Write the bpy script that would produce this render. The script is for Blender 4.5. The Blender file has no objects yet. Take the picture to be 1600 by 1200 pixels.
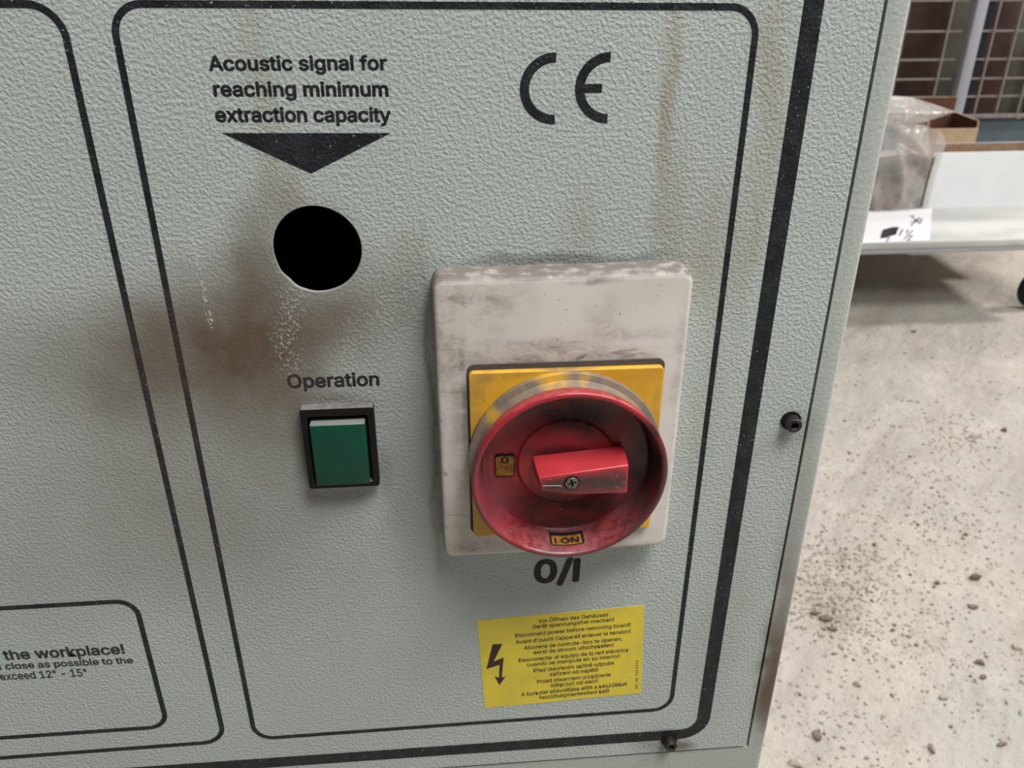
import bpy, bmesh, math, random
from mathutils import Vector, Matrix, noise
random.seed(7)
S = bpy.context.scene
COL = S.collection
H = 0.95                        # eye height of the photographer; panel face is the plane y = 0
D = 0.30                        # distance from eye to panel face

# ------------------------------------------------------------------ camera
F_PX = 1374.6
yaw, pitch, roll = -0.0851345, -0.4939933, -0.0014752
Rm = Matrix.Rotation(yaw, 3, 'Z') @ Matrix.Rotation(pitch, 3, 'X') @ Matrix.Rotation(roll, 3, 'Y')
cam_d = bpy.data.cameras.new('camera'); cam = bpy.data.objects.new('camera', cam_d); COL.objects.link(cam)
cam_d.sensor_width = 36; cam_d.lens = F_PX / 1600 * 36; cam_d.clip_start = 0.01; cam_d.clip_end = 60
c0, c1, c2 = Rm.col[0], Rm.col[1], Rm.col[2]
M4 = Matrix(((c0.x, c2.x, -c1.x), (c0.y, c2.y, -c1.y), (c0.z, c2.z, -c1.z))).to_4x4()
M4.translation = Vector((0, -D, H)); cam.matrix_world = M4
cam_d.dof.use_dof = True; cam_d.dof.focus_distance = 0.325; cam_d.dof.aperture_fstop = 26
S.camera = cam

# ------------------------------------------------------------------ light
W = bpy.data.worlds.new('world'); S.world = W; W.use_nodes = True
W.node_tree.nodes['Background'].inputs[0].default_value = (0.95, 0.98, 1.0, 1)
W.node_tree.nodes['Background'].inputs[1].default_value = 0.13
def area(name, loc, target, sx, sy, power, col=(1, 1, 1)):
    l = bpy.data.lights.new(name, 'AREA'); l.shape = 'RECTANGLE'; l.size = sx; l.size_y = sy
    l.energy = power; l.color = col
    o = bpy.data.objects.new(name, l); COL.objects.link(o); o.location = loc
    o.rotation_euler = (Vector(target) - Vector(loc)).to_track_quat('-Z', 'Y').to_euler()
    return o
area('added_panel_light', (0.42, -0.62, H + 1.3), (0.05, 0.0, H - 0.2), 0.55, 0.55, 31, (1, 0.985, 0.96))  # added close light, gives the panel its falloff towards lower left
area('ceiling_lamp', (2.6, -0.6, 3.9), (1.3, 1.2, 0.0), 1.6, 0.8, 100, (1, 0.985, 0.96))
area('side_window', (5.4, 1.76, 4.0), (1.2, 1.6, 0.0), 0.5, 0.5, 210, (1, 0.975, 0.94))
area('rear_window', (2.4, 4.05, 2.7), (1.2, 1.3, 0.0), 1.6, 0.5, 48, (1, 0.98, 0.95))
S.view_settings.view_transform = 'Standard'; S.view_settings.look = 'None'
S.view_settings.exposure = 0.0; S.view_settings.gamma = 1.0; S.view_settings.use_curve_mapping = False

# ------------------------------------------------------------------ photo point -> place on a real plane
def ray(px, py): return Rm @ Vector((px - 800, F_PX, 600 - py))
def P(px, py, t=0.0):                     # on the plane t metres in front of the panel; local x, z
    d = ray(px, py); k = (D - t) / d.y
    return (d.x * k, d.z * k)
def A(px, py, Y):                         # on the vertical plane y = Y; world point
    d = ray(px, py); k = (Y + D) / d.y
    return Vector((d.x * k, Y, d.z * k + H))
def G(px, py, z=0.0):                     # on the level plane at height z; world point
    d = ray(px, py); k = (z - H) / d.z
    return Vector((d.x * k, d.y * k - D, z))

# ------------------------------------------------------------------ object helpers
def tag(o, label=None, cat=None, group=None, kind=None):
    if label: o['label'] = label
    if cat: o['category'] = cat
    if group: o['group'] = group
    if kind: o['kind'] = kind
    return o
def link(name, me, mat=None, parent=None, smooth=False, loc=None):
    if mat is not None and not me.materials:
        for m in (mat if isinstance(mat, (list, tuple)) else [mat]): me.materials.append(m)
    o = bpy.data.objects.new(name, me); COL.objects.link(o)
    if parent is not None: o.parent = parent
    if loc is not None: o.location = loc
    for p in me.polygons: p.use_smooth = smooth
    return o
def bm_obj(name, bm, mat=None, parent=None, smooth=False, loc=None):
    me = bpy.data.meshes.new(name); bm.normal_update(); bm.to_mesh(me); bm.free()
    return link(name, me, mat, parent, smooth, loc)
def autosmooth(o, deg=35):
    me = o.data
    for p in me.polygons: p.use_smooth = True
    bm = bmesh.new(); bm.from_mesh(me); lim = math.radians(deg)
    for e in bm.edges:
        e.smooth = not (len(e.link_faces) == 2 and e.calc_face_angle(0) > lim)
    bm.to_mesh(me); bm.free()
    return o
def add_box(bm, x0, x1, y0, y1, z0, z1, bev=0.0, seg=2):
    b = bmesh.new(); bmesh.ops.create_cube(b, size=1)
    for v in b.verts:
        v.co = Vector(((x0 + x1) / 2 + v.co.x * (x1 - x0), (y0 + y1) / 2 + v.co.y * (y1 - y0), (z0 + z1) / 2 + v.co.z * (z1 - z0)))
    if bev: bmesh.ops.bevel(b, geom=list(b.edges), offset=bev, segments=seg, profile=0.5, affect='EDGES')
    me = bpy.data.meshes.new('t'); b.to_mesh(me); b.free(); bm.from_mesh(me); bpy.data.meshes.remove(me)
def box(name, x0, x1, y0, y1, z0, z1, mat, parent=None, bev=0.0, seg=2, loc=None):
    bm = bmesh.new(); add_box(bm, x0, x1, y0, y1, z0, z1, bev, seg)
    o = bm_obj(name, bm, mat, parent, loc=loc); return autosmooth(o)
def lathe(prof, cx, cz, n=96, wob=None):     # profile of (radius, t) about the y axis, t towards the viewer
    bm = bmesh.new(); rings = []
    for r, t in prof:
        if r <= 1e-7: rings.append([bm.verts.new((cx, -t, cz))]); continue
        rings.append([bm.verts.new((cx + r * math.cos(2 * math.pi * i / n), -t, cz + r * math.sin(2 * math.pi * i / n))) for i in range(n)])
    for a, b in zip(rings, rings[1:]):
        for i in range(n):
            j = (i + 1) % n
            if len(a) == 1 and len(b) == 1: continue
            if len(b) == 1: bm.faces.new((a[i], a[j], b[0]))
            elif len(a) == 1: bm.faces.new((a[0], b[j], b[i]))
            else: bm.faces.new((a[i], a[j], b[j], b[i]))
    bmesh.ops.recalc_face_normals(bm, faces=bm.faces[:])
    return bm
def poly_mesh(name, loops, t0, t1, bev=0.0):   # filled outline(s) in local x,z with holes; front face at y = -t1, back at y = -t0
    cu = bpy.data.curves.new(name, 'CURVE'); cu.dimensions = '2D'; cu.fill_mode = 'BOTH'
    for L in loops:
        s = cu.splines.new('POLY'); s.points.add(len(L) - 1)
        for q, (x, z) in zip(s.points, L): q.co = (x, z, 0, 1)
        s.use_cyclic_u = True
    half = (t1 - t0) / 2; cu.extrude = max(half - bev, 0)
    if bev: cu.bevel_depth = bev; cu.bevel_resolution = 2; cu.offset = -bev
    return curve_mesh(cu, name, (t0 + t1) / 2)
def curve_mesh(cu, name, tmid, M=None):
    o = bpy.data.objects.new('tmp', cu); COL.objects.link(o)
    dg = bpy.context.evaluated_depsgraph_get(); dg.update()
    me = bpy.data.meshes.new_from_object(o.evaluated_get(dg)); me.name = name; me.materials.clear()
    bpy.data.objects.remove(o); bpy.data.curves.remove(cu)
    if M is not None: me.transform(M)
    me.transform(Matrix(((1, 0, 0, 0), (0, 0, -1, -tmid), (0, 1, 0, 0), (0, 0, 0, 1))))
    return me
def circle(cx, cz, r, n=64, r2=None): return [(cx + r * math.cos(2 * math.pi * i / n), cz + (r2 or r) * math.sin(2 * math.pi * i / n)) for i in range(n)]
def rquad(c, rad, n=10):                       # rounded quad from corners TL, TR, BR, BL
    out = []
    for i in range(4):
        p = Vector(c[i]); a = (Vector(c[i - 1]) - p).normalized(); b = (Vector(c[(i + 1) % 4]) - p).normalized()
        cen = p + (a + b) * rad; s = p + a * rad - cen; e = p + b * rad - cen
        for k in range(n + 1):
            u = k / n; w = s.lerp(e, u).normalized() * rad
            w = (s * math.cos(u * math.pi / 2) + e * math.sin(u * math.pi / 2))
            out.append(tuple(cen + w))
    return out
def ring_mesh(name, c, rad, w, t0=0.0, t1=0.00008):   # printed rounded frame, line width w centred on the outline
    mid = rquad(c, rad, 14); n = len(mid); bm = bmesh.new(); vi, vo = [], []
    for i in range(n):
        p = Vector(mid[i]); tg = (Vector(mid[(i + 1) % n]) - Vector(mid[i - 1])).normalized(); nn = Vector((-tg.y, tg.x))
        for lst, s in ((vo, 1), (vi, -1)):
            q = p + nn * (w / 2) * s; lst.append((bm.verts.new((q.x, -t1, q.y)), bm.verts.new((q.x, -t0, q.y))))
    for i in range(n):
        j = (i + 1) % n
        bm.faces.new((vo[i][0], vo[j][0], vi[j][0], vi[i][0]))
        bm.faces.new((vo[i][1], vo[j][1], vo[j][0], vo[i][0])); bm.faces.new((vi[i][0], vi[j][0], vi[j][1], vi[i][1]))
    bmesh.ops.recalc_face_normals(bm, faces=bm.faces[:])
    me = bpy.data.meshes.new(name); bm.to_mesh(me); bm.free(); return me
import os
METRIC = {}
try:
    FONT = bpy.data.fonts.load(os.path.join(bpy.utils.resource_path('LOCAL'), 'datafiles', 'fonts', 'Inter.woff2'))
except Exception:
    FONT = None                                # Blender's own built-in typeface
def text_mesh(name, s, pl, pr, h, t, bold=0.0, fat=8, track=1.0):
    """text with its baseline from pl to pr (local x,z) and capital height h"""
    def raw(body):
        cu = bpy.data.curves.new(name, 'FONT'); cu.body = body; cu.resolution_u = 3
        if FONT: cu.font = FONT
        o = bpy.data.objects.new('tmp', cu); COL.objects.link(o)
        dg = bpy.context.evaluated_depsgraph_get(); dg.update()
        m_ = bpy.data.meshes.new_from_object(o.evaluated_get(dg)); m_.materials.clear()
        bpy.data.objects.remove(o); bpy.data.curves.remove(cu); return m_
    def ext(body):
        m_ = raw(body); xs = [v.co.x for v in m_.vertices]; ys = [v.co.y for v in m_.vertices]
        bpy.data.meshes.remove(m_); return min(xs), max(xs), max(ys)
    if 'cap' not in METRIC:
        METRIC['cap'] = ext('H')[2]; e_ = ext('\u0131'); METRIC['w'] = e_[1] - e_[0]; METRIC['x'] = e_[2] * .999
    cap = METRIC['cap']; plain = s.replace('l', '\u0131').replace('I', '\u0131') if FONT else s   # straight bars for l and I
    me = raw(plain); me.name = name
    if FONT:
        bm = bmesh.new(); bm.from_mesh(me)
        for k, ch in enumerate(s):
            if ch in 'lI':
                xm = ext(plain[:k + 1])[1]; hh = cap * (1.0 if ch == 'I' else 1.03)
                bm.faces.new([bm.verts.new(q) for q in ((xm - METRIC['w'], METRIC['x'], 0), (xm, METRIC['x'], 0), (xm, hh, 0), (xm - METRIC['w'], hh, 0))])
        bm.to_mesh(me); bm.free()
    xs = [v.co.x for v in me.vertices]; x0, x1 = min(xs), max(xs)
    a = Vector(pl); d = Vector(pr) - a; L = d.length; u = d / L; n = Vector((-u.y, u.x))
    bm = bmesh.new()
    base = [v.co.copy() for v in me.vertices]
    shifts = [(0, 0)] if not bold else [(bold * math.cos(k * 2 * math.pi / fat), bold * math.sin(k * 2 * math.pi / fat)) for k in range(fat)]
    for k, (ox, oz) in enumerate(shifts):         # the inked letter: strokes spread evenly to their bold weight
        for v, c in zip(me.vertices, base):
            q = a + u * ((c.x + ox - x0) / (x1 - x0) * L) + n * ((c.y + oz) * h / cap)
            v.co = (q.x, -t - 2e-6 * k, q.y)
        bm.from_mesh(me)
    bm.normal_update()
    for f in bm.faces:
        if f.normal.y > 0: f.normal_flip()
    bm.to_mesh(me); bm.free()
    return me

# ------------------------------------------------------------------ material helpers
def srgb(r, g, b):
    f = lambda c: (c / 255 / 12.92) if c / 255 <= 0.04045 else ((c / 255 + 0.055) / 1.055) ** 2.4
    return (f(r), f(g), f(b), 1)
class NT:
    def __init__(s, name, rough=0.5, spec=0.5, metal=0.0):
        s.m = bpy.data.materials.new(name); s.m.use_nodes = True; s.t = s.m.node_tree
        s.b = s.t.nodes['Principled BSDF']; s.set('Roughness', rough); s.set('Specular IOR Level', spec); s.set('Metallic', metal)
        s.co = s.t.nodes.new('ShaderNodeTexCoord').outputs['Object']
    def n(s, ty, **kw):
        x = s.t.nodes.new(ty)
        for k, v in kw.items(): setattr(x, k, v)
        return x
    def w(s, src, dst):
        if hasattr(src, 'links'): s.t.links.new(src, dst)
        else: dst.default_value = src
    def set(s, k, v): s.w(v, s.b.inputs[k])
    def math(s, op, a, b=0.0, c=None, clamp=False):
        x = s.n('ShaderNodeMath', operation=op, use_clamp=clamp); s.w(a, x.inputs[0]); s.w(b, x.inputs[1])
        if c is not None: s.w(c, x.inputs[2])
        return x.outputs[0]
    def vmath(s, op, a, b): 
        x = s.n('ShaderNodeVectorMath', operation=op); s.w(a, x.inputs[0]); s.w(b, x.inputs[1]); return x
    def noise(s, scale, detail=2, rough=0.5, dist=0.0, vec=None, stretch=None):
        v = vec if vec is not None else s.co
        if stretch is not None: v = s.vmath('MULTIPLY', v, stretch).outputs[0]
        x = s.n('ShaderNodeTexNoise'); s.w(v, x.inputs['Vector']); x.inputs['Scale'].default_value = scale
        x.inputs['Detail'].default_value = detail; x.inputs['Roughness'].default_value = rough; x.inputs['Distortion'].default_value = dist
        return x.outputs['Fac']
    def ramp(s, f, lo, hi, a=0.0, b=1.0):
        x = s.n('ShaderNodeMapRange', interpolation_type='SMOOTHSTEP'); s.w(f, x.inputs[0])
        x.inputs[1].default_value = lo; x.inputs[2].default_value = hi; x.inputs[3].default_value = a; x.inputs[4].default_value = b
        return x.outputs[0]
    def mix(s, f, a, b):
        x = s.n('ShaderNodeMix', data_type='RGBA'); s.w(f, x.inputs[0]); s.w(a, x.inputs[6]); s.w(b, x.inputs[7]); return x.outputs[2]
    def bump(s, h, dist, strength=1.0, prev=None):
        x = s.n('ShaderNodeBump'); s.w(h, x.inputs['Height']); x.inputs['Distance'].default_value = dist; x.inputs['Strength'].default_value = strength
        if prev is not None: s.w(prev, x.inputs['Normal'])
        return x.outputs[0]
    def up(s, lo=0.3, hi=0.9):                # dust settles on faces that look up
        g = s.n('ShaderNodeNewGeometry'); x = s.n('ShaderNodeSeparateXYZ'); s.w(g.outputs['True Normal'], x.inputs[0])
        return s.ramp(x.outputs[2], lo, hi)
    def blobs(s, lst, warp=0.006):            # dirt and painted-shade marks (x, z, rx, rz, strength) in panel metres
        nz = s.n('ShaderNodeTexNoise'); s.w(s.co, nz.inputs['Vector']); nz.inputs['Scale'].default_value = 38; nz.inputs['Detail'].default_value = 3
        off = s.vmath('SCALE', s.vmath('SUBTRACT', nz.outputs['Color'], (0.5, 0.5, 0.5)).outputs[0], (0, 0, 0)); off.inputs['Scale'].default_value = warp * 3
        v = s.vmath('ADD', s.co, off.outputs[0]).outputs[0]
        acc = None
        for x, z, rx, rz, k in lst:
            a = s.vmath('SUBTRACT', v, (x, 0, z)).outputs[0]
            a = s.vmath('MULTIPLY', a, (1 / rx, 0, 1 / rz)).outputs[0]
            l = s.vmath('LENGTH', a, (0, 0, 0)).outputs['Value']
            g = s.ramp(l, 0.15, 1.0, k, 0.0)
            acc = g if acc is None else s.math('SUBTRACT', s.math('ADD', acc, g), s.math('MULTIPLY', acc, g))
        return acc
def px_blobs(lst, t=0.0):
    out = []
    for px, py, rx, ry, k in lst:
        a = P(px, py, t); b = P(px + rx, py, t); c = P(px, py + ry, t)
        out.append((a[0], a[1], abs(b[0] - a[0]), abs(c[1] - a[1]), k))
    return out
def simple(name, col, rough=0.5, spec=0.5, metal=0.0, var=0.08, scale=40, bump=0.0, bscale=200):
    m = NT(name, rough, spec, metal); f = m.noise(scale, 4)
    c2 = tuple(x * (1 - var * 2.5) for x in col[:3]) + (1,)
    m.set('Base Color', m.mix(m.ramp(f, 0.35, 0.7), col, c2))
    if bump: m.set('Normal', m.bump(m.noise(bscale, 3), bump))
    return m.m

# --- dirt on the cabinet front; wide lower-left blobs also carry painted soft shade
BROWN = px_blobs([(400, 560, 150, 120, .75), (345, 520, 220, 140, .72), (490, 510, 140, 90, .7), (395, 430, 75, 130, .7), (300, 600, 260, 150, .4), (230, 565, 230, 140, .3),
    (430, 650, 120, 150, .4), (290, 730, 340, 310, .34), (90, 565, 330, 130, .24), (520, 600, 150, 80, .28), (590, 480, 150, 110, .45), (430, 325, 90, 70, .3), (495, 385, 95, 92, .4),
    (640, 760, 80, 200, .25), (120, 820, 380, 220, .18), (60, 930, 260, 120, .12),  # broad faint browns: grime plus soft shade painted into the colour
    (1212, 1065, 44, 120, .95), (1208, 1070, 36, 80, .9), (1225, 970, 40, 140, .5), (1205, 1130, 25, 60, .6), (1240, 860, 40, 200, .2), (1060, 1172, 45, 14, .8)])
STREAK = px_blobs([(405, 140, 40, 330, .4), (440, 290, 60, 90, .4), (1045, 120, 26, 240, .75), (1052, 330, 44, 170, .5), (1115, 400, 80, 160, .5), (1190, 250, 30, 380, .45),
    (905, 345, 45, 90, .4), (1195, 60, 30, 140, .3), (1130, 950, 60, 260, .25), (1100, 640, 40, 200, .3), (640, 400, 60, 60, .3)])
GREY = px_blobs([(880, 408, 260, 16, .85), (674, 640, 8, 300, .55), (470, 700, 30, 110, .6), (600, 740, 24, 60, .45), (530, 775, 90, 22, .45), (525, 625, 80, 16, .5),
    (380, 880, 260, 240, .16), (560, 850, 300, 160, .16), (1252, 672, 40, 40, .45), (1030, 1160, 60, 26, .6), (645, 740, 60, 200, .3), (640, 470, 60, 60, .2)])  # broad faint greys also paint soft shade left of the housing
def cabinet_paint(name, base, printed=False, grain=1.0, chips=0.0):
    m = NT(name, 0.5, 0.22 if printed else 0.4)
    peel = m.noise(760, 1.5, 0.45, 0.2)
    fine = m.noise(1500, 2)
    tint = m.ramp(m.noise(9, 3), 0.3, 0.7)
    if printed:
        col = m.mix(m.ramp(m.noise(140, 3), 0.35, 0.75), base, srgb(46, 48, 52))
        ch = m.ramp(m.noise(900, 3, 0.6), 0.69 - chips, 0.73 - chips)
        col = m.mix(ch, col, srgb(175, 182, 180))
        col = m.mix(m.math('MULTIPLY', m.blobs(BROWN[:12]), 0.3), col, srgb(90, 72, 60))
    else:
        col = m.mix(tint, base, tuple(x * 0.93 for x in base[:3]) + (1,))
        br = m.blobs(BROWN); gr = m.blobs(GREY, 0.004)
        worn = m.ramp(peel, 0.50, 0.66)          # the rubbed tops of the orange peel stay clean
        side = m.blobs(px_blobs([(450, 510, 45, 130, .9), (590, 580, 80, 130, .9), (620, 470, 80, 80, .8)]), 0.006)
        br = m.math('MULTIPLY', br, m.math('SUBTRACT', 1.0, m.math('MULTIPLY', m.math('MULTIPLY', worn, side), 0.65)))
        cloud = m.ramp(m.noise(60, 5, 0.6), 0.25, 0.7, 0.9, 1.08)
        br = m.math('MULTIPLY', br, cloud, clamp=True)
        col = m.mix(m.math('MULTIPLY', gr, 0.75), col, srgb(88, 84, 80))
        col = m.mix(m.math('MULTIPLY', m.blobs(STREAK, .004), m.ramp(m.noise(55, 4, .6, stretch=(1, 1, .25)), .3, .65, .3, 1.0)), col, srgb(146, 132, 112))
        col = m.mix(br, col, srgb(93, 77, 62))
        specks = m.ramp(m.noise(520, 2), 0.74, 0.78)
        col = m.mix(m.math('MULTIPLY', specks, 0.6), col, srgb(70, 66, 62))
        scr = m.blobs(px_blobs([(309, 400, 5, 45, 1), (322, 470, 5, 45, 1), (331, 500, 4, 20, 1)]), 0.0012)
        scr = m.math('MULTIPLY', scr, m.ramp(m.noise(700, 2), 0.5, 0.6))
        col = m.mix(scr, col, srgb(215, 214, 205))
    m.set('Base Color', col)
    h = m.math('ADD', m.ramp(peel, 0.3, 0.75), m.math('MULTIPLY', fine, 0.12))
    if not printed: h = m.math('MULTIPLY', h, m.math('SUBTRACT', 1.0, m.math('MULTIPLY', m.math('MULTIPLY', br, 0.8), m.math('SUBTRACT', 1.0, m.math('MULTIPLY', side, .7)))))
    m.set('Normal', m.bump(h, 0.00019 * grain))
    return m.m
PAINT = srgb(175, 184, 180)
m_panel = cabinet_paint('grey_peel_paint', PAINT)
m_body = cabinet_paint('grey_frame_paint', srgb(171, 176, 171), grain=0.4)
m_print = cabinet_paint('black_print', srgb(30, 31, 35), printed=True, chips=0.02)
m_textprint = cabinet_paint('black_letter_print', srgb(34, 34, 38), printed=True, chips=-0.02)
m_smallprint = cabinet_paint('faded_letter_print', srgb(58, 58, 56), printed=True, chips=-0.01)
m_dark = simple('dark_interior', srgb(14, 13, 14), 0.9, 0.1)

# ------------------------------------------------------------------ structure: floor and rear wall
def floor_mat():
    m = NT('dusty_concrete', 0.85, 0.2)
    big = m.noise(1.6, 5, 0.6, 0.8); mid = m.noise(9, 5, 0.6, 1.2); fine = m.noise(60, 4, 0.6)
    rot = m.n('ShaderNodeVectorRotate', rotation_type='Z_AXIS'); m.w(m.co, rot.inputs['Vector']); rot.inputs['Angle'].default_value = 0.7
    streak = m.noise(7, 5, 0.6, 0.5, vec=rot.outputs[0], stretch=(1.0, 0.22, 1)); streak2 = m.noise(22, 5, 0.65, 0.8, vec=rot.outputs[0], stretch=(1.0, 0.3, 1))
    col = m.mix(m.ramp(big, 0.35, 0.65), srgb(192, 182, 172), srgb(180, 177, 169))
    col = m.mix(m.math('MULTIPLY', m.ramp(mid, 0.45, 0.72), 0.55), col, srgb(206, 198, 188))
    col = m.mix(m.math('MULTIPLY', m.ramp(streak, 0.45, 0.68), 0.6), col, srgb(160, 150, 140))
    col = m.mix(m.math('MULTIPLY', m.ramp(fine, 0.55, 0.75), 0.35), col, srgb(142, 130, 119))
    col = m.mix(m.math('MULTIPLY', m.ramp(streak2, 0.5, 0.72), 0.4), col, srgb(150, 138, 126))
    sp = m.ramp(m.noise(140, 2), 0.68, 0.74)
    col = m.mix(m.math('MULTIPLY', sp, 0.55), col, srgb(150, 138, 126))
    m.set('Base Color', col)
    b = m.bump(streak2, 0.006, 0.7); b = m.bump(fine, 0.005, 0.8, b); b = m.bump(m.noise(190, 4, 0.65), 0.0016, 0.8, b)
    m.set('Normal', b); return m.m
bm = bmesh.new()
NX, NY = 330, 300
x0, x1, y0, y1 = 0.15, 2.2, 0.3, 2.2
def fz(x, y):
    e = min(1, max(0, (x - x0) / .2), max(0, 1)) * min(1, max(0, (x1 - x) / .2)) * min(1, max(0, (y - y0) / .2)) * min(1, max(0, (y1 - y) / .2))
    p = Vector((x, y, 0))
    return e * (0.004 * noise.noise(p * 4) + 0.0022 * noise.noise(p * 12 + Vector((3, 1, 0))) + 0.0016 * noise.noise(Vector((x * .8 + y * .6, (y * .8 - x * .6) * .35, 2)) * 26) + 0.0013 * max(0, noise.noise(p * 36)) + 0.0007 * noise.noise(p * 80)) 
grid = [[bm.verts.new((x0 + (x1 - x0) * i / NX, y0 + (y1 - y0) * j / NY, 0)) for i in range(NX + 1)] for j in range(NY + 1)]
for r in grid:
    for v in r: v.co.z = fz(v.co.x, v.co.y)
for j in range(NY):
    for i in range(NX): bm.faces.new((grid[j][i], grid[j][i + 1], grid[j + 1][i + 1], grid[j + 1][i]))
def quad(a, b, c, d): bm.faces.new([bm.verts.new(q) for q in (a, b, c, d)])
quad((-5, -5, 0), (8, -5, 0), (8, y0, 0), (-5, y0, 0)); quad((-5, y1, 0), (8, y1, 0), (8, 9, 0), (-5, 9, 0))
quad((-5, y0, 0), (x0, y0, 0), (x0, y1, 0), (-5, y1, 0)); quad((x1, y0, 0), (8, y0, 0), (8, y1, 0), (x1, y1, 0))
tag(bm_obj('floor', bm, floor_mat(), smooth=True), kind='structure')
m_wall = simple('dark_plaster', srgb(74, 66, 62), 0.9, 0.1, var=0.15, scale=3)  # plain dark grey-brown wall colour
tag(box('wall_back', -5, 8, 4.2, 4.4, 0, 2.3, m_wall), kind='structure')

# ------------------------------------------------------------------ cabinet
cab = bpy.data.objects.new('control_cabinet', None); COL.objects.link(cab); cab.location = (0, 0, H); cab.empty_display_size = .1
tag(cab, 'pale grey metal machine cabinet with printed panel, rotary switch and green button', 'cabinet')
# body: closed box, front opening with a lip and a ledge that the panel sits on
BX0, BX1, BZ0, BZ1, BY1 = -0.52, 0.1572, -0.95, 0.33, 0.5
bm = bmesh.new(); bmesh.ops.create_cube(bm, size=1)
for v in bm.verts: v.co = Vector((BX0 if v.co.x < 0 else BX1, 0.0006 if v.co.y < 0 else BY1, BZ0 if v.co.z < 0 else BZ1))
bmesh.ops.bevel(bm, geom=[e for e in bm.edges if all(v.co.y < .01 for v in e.verts) or abs(e.verts[0].co.y - e.verts[1].co.y) > .1], offset=0.0022, segments=4, profile=0.5, affect='EDGES')
ff = max((f for f in bm.faces if f.normal.y < -.99), key=lambda f: f.calc_area())
OX0, OX1, OZ0, OZ1 = -0.4815, 0.1487, -0.3813, 0.2915
def setrect(f, a, b, c, d, y):
    for v in f.verts:
        v.co = Vector((a if v.co.x < -.16 else b, y, c if v.co.z < -.3 else d))
def inner(f): 
    r = bmesh.ops.inset_region(bm, faces=[f], thickness=0.02); return f
inner(ff)
m_x = (BX0 + BX1) / 2; m_z = (BZ0 + BZ1) / 2
setrect(ff, OX0, OX1, OZ0, OZ1, 0.0006)
def push(f, dy):
    r = bmesh.ops.extrude_discrete_faces(bm, faces=[f]); g = r['faces'][0]
    for v in g.verts: v.co.y += dy
    return g
ff = push(ff, 0.0108); inner(ff); setrect(ff, OX0 + .012, OX1 - .012, OZ0 + .012, OZ1 - .012, 0.0114); ff = push(ff, 0.40)
body = autosmooth(bm_obj('cabinet_body', bm, m_body, cab), 40)

PX0, PX1, PZ0, PZ1 = -0.48, 0.1473, -0.3800, 0.29
hc = (-0.0433, -0.1054)
hole = []
for i in range(96):
    a = 2 * math.pi * i / 96; r = 0.0153 + 0.00012 * math.sin(3 * a + 1) + 0.00010 * noise.noise(Vector((math.cos(a) * 2, math.sin(a) * 2, 0)))
    if 3.5 < a < 4.3: r += 0.0002 * math.sin((a - 3.5) / 0.8 * math.pi * 3)
    hole.append((hc[0] + r * math.cos(a), hc[1] + (r + .0005) * math.sin(a)))
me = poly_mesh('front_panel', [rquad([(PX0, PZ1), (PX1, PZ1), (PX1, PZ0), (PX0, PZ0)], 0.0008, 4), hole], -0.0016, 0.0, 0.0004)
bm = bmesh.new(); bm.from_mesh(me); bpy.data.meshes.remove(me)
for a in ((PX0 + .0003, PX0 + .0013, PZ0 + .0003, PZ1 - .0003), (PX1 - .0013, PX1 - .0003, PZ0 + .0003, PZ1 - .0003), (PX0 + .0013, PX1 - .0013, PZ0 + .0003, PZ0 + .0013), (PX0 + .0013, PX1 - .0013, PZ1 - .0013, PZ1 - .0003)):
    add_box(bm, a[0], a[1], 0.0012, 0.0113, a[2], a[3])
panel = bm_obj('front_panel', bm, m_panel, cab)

# printed frames
for c, rad, w in (
        ([(-.0975, -.0252), (.1054, -.0274), (.1047, -.3486), (-.0976, -.3500)], .0092, .0022),
        ([(-.42, -.0224), (-.1125, -.0252), (-.1120, -.3502), (-.42, -.353)], .0100, .0023),
        ([(-.40, -.2612), (-.1362, -.2602), (-.1364, -.3376), (-.40, -.3385)], .0085, .0023),
        ([(-.44, .03), (.1238, .03), (.1223, -.3674), (-.44, -.3672)], .0110, .0068)):
    link('printed_frame', ring_mesh('printed_frame', c, rad, w), m_print, panel)

# panel lettering
def letters(name, s, l, r, capx, t=0.00002, bold=0.0, mat=None, parent=None, tt=0.0, track=1.0):
    pl, pr = P(l[0], l[1], tt), P(r[0], r[1], tt)
    q = P((l[0] + r[0]) / 2, (l[1] + r[1]) / 2 - capx, tt); q0 = P((l[0] + r[0]) / 2, (l[1] + r[1]) / 2, tt)
    me = text_mesh(name, s, pl, pr, q[1] - q0[1], t, bold, 4 if parent is not None else 8, track=track)
    return link(name, me, mat or m_textprint, parent or panel)
letters('lettering', 'Acoustic signal for', (328, 110), (604, 109), 21.5, bold=.030)
letters('lettering', 'reaching minimum', (335.5, 150), (606, 150), 21.5, bold=.030)
letters('lettering', 'extraction capacity', (338.5, 190), (610, 190), 21.5, bold=.030)
letters('lettering', 'Operation', (451, 606), (592, 602), 20, bold=.026)
letters('lettering', '0/I', (836, 909.5), (902, 907), 33, bold=.035)
letters('lettering', 'the workplace!', (8, 1031), (195, 1021), 14.5, bold=.028, mat=m_smallprint)
letters('lettering', 'as close as possible to the', (-15, 1047), (208, 1036), 9.5, bold=.025, mat=m_smallprint)
letters('lettering', 'not exceed 12" - 15"', (-27, 1064), (137, 1056), 11, bold=.02, mat=m_smallprint)
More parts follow.
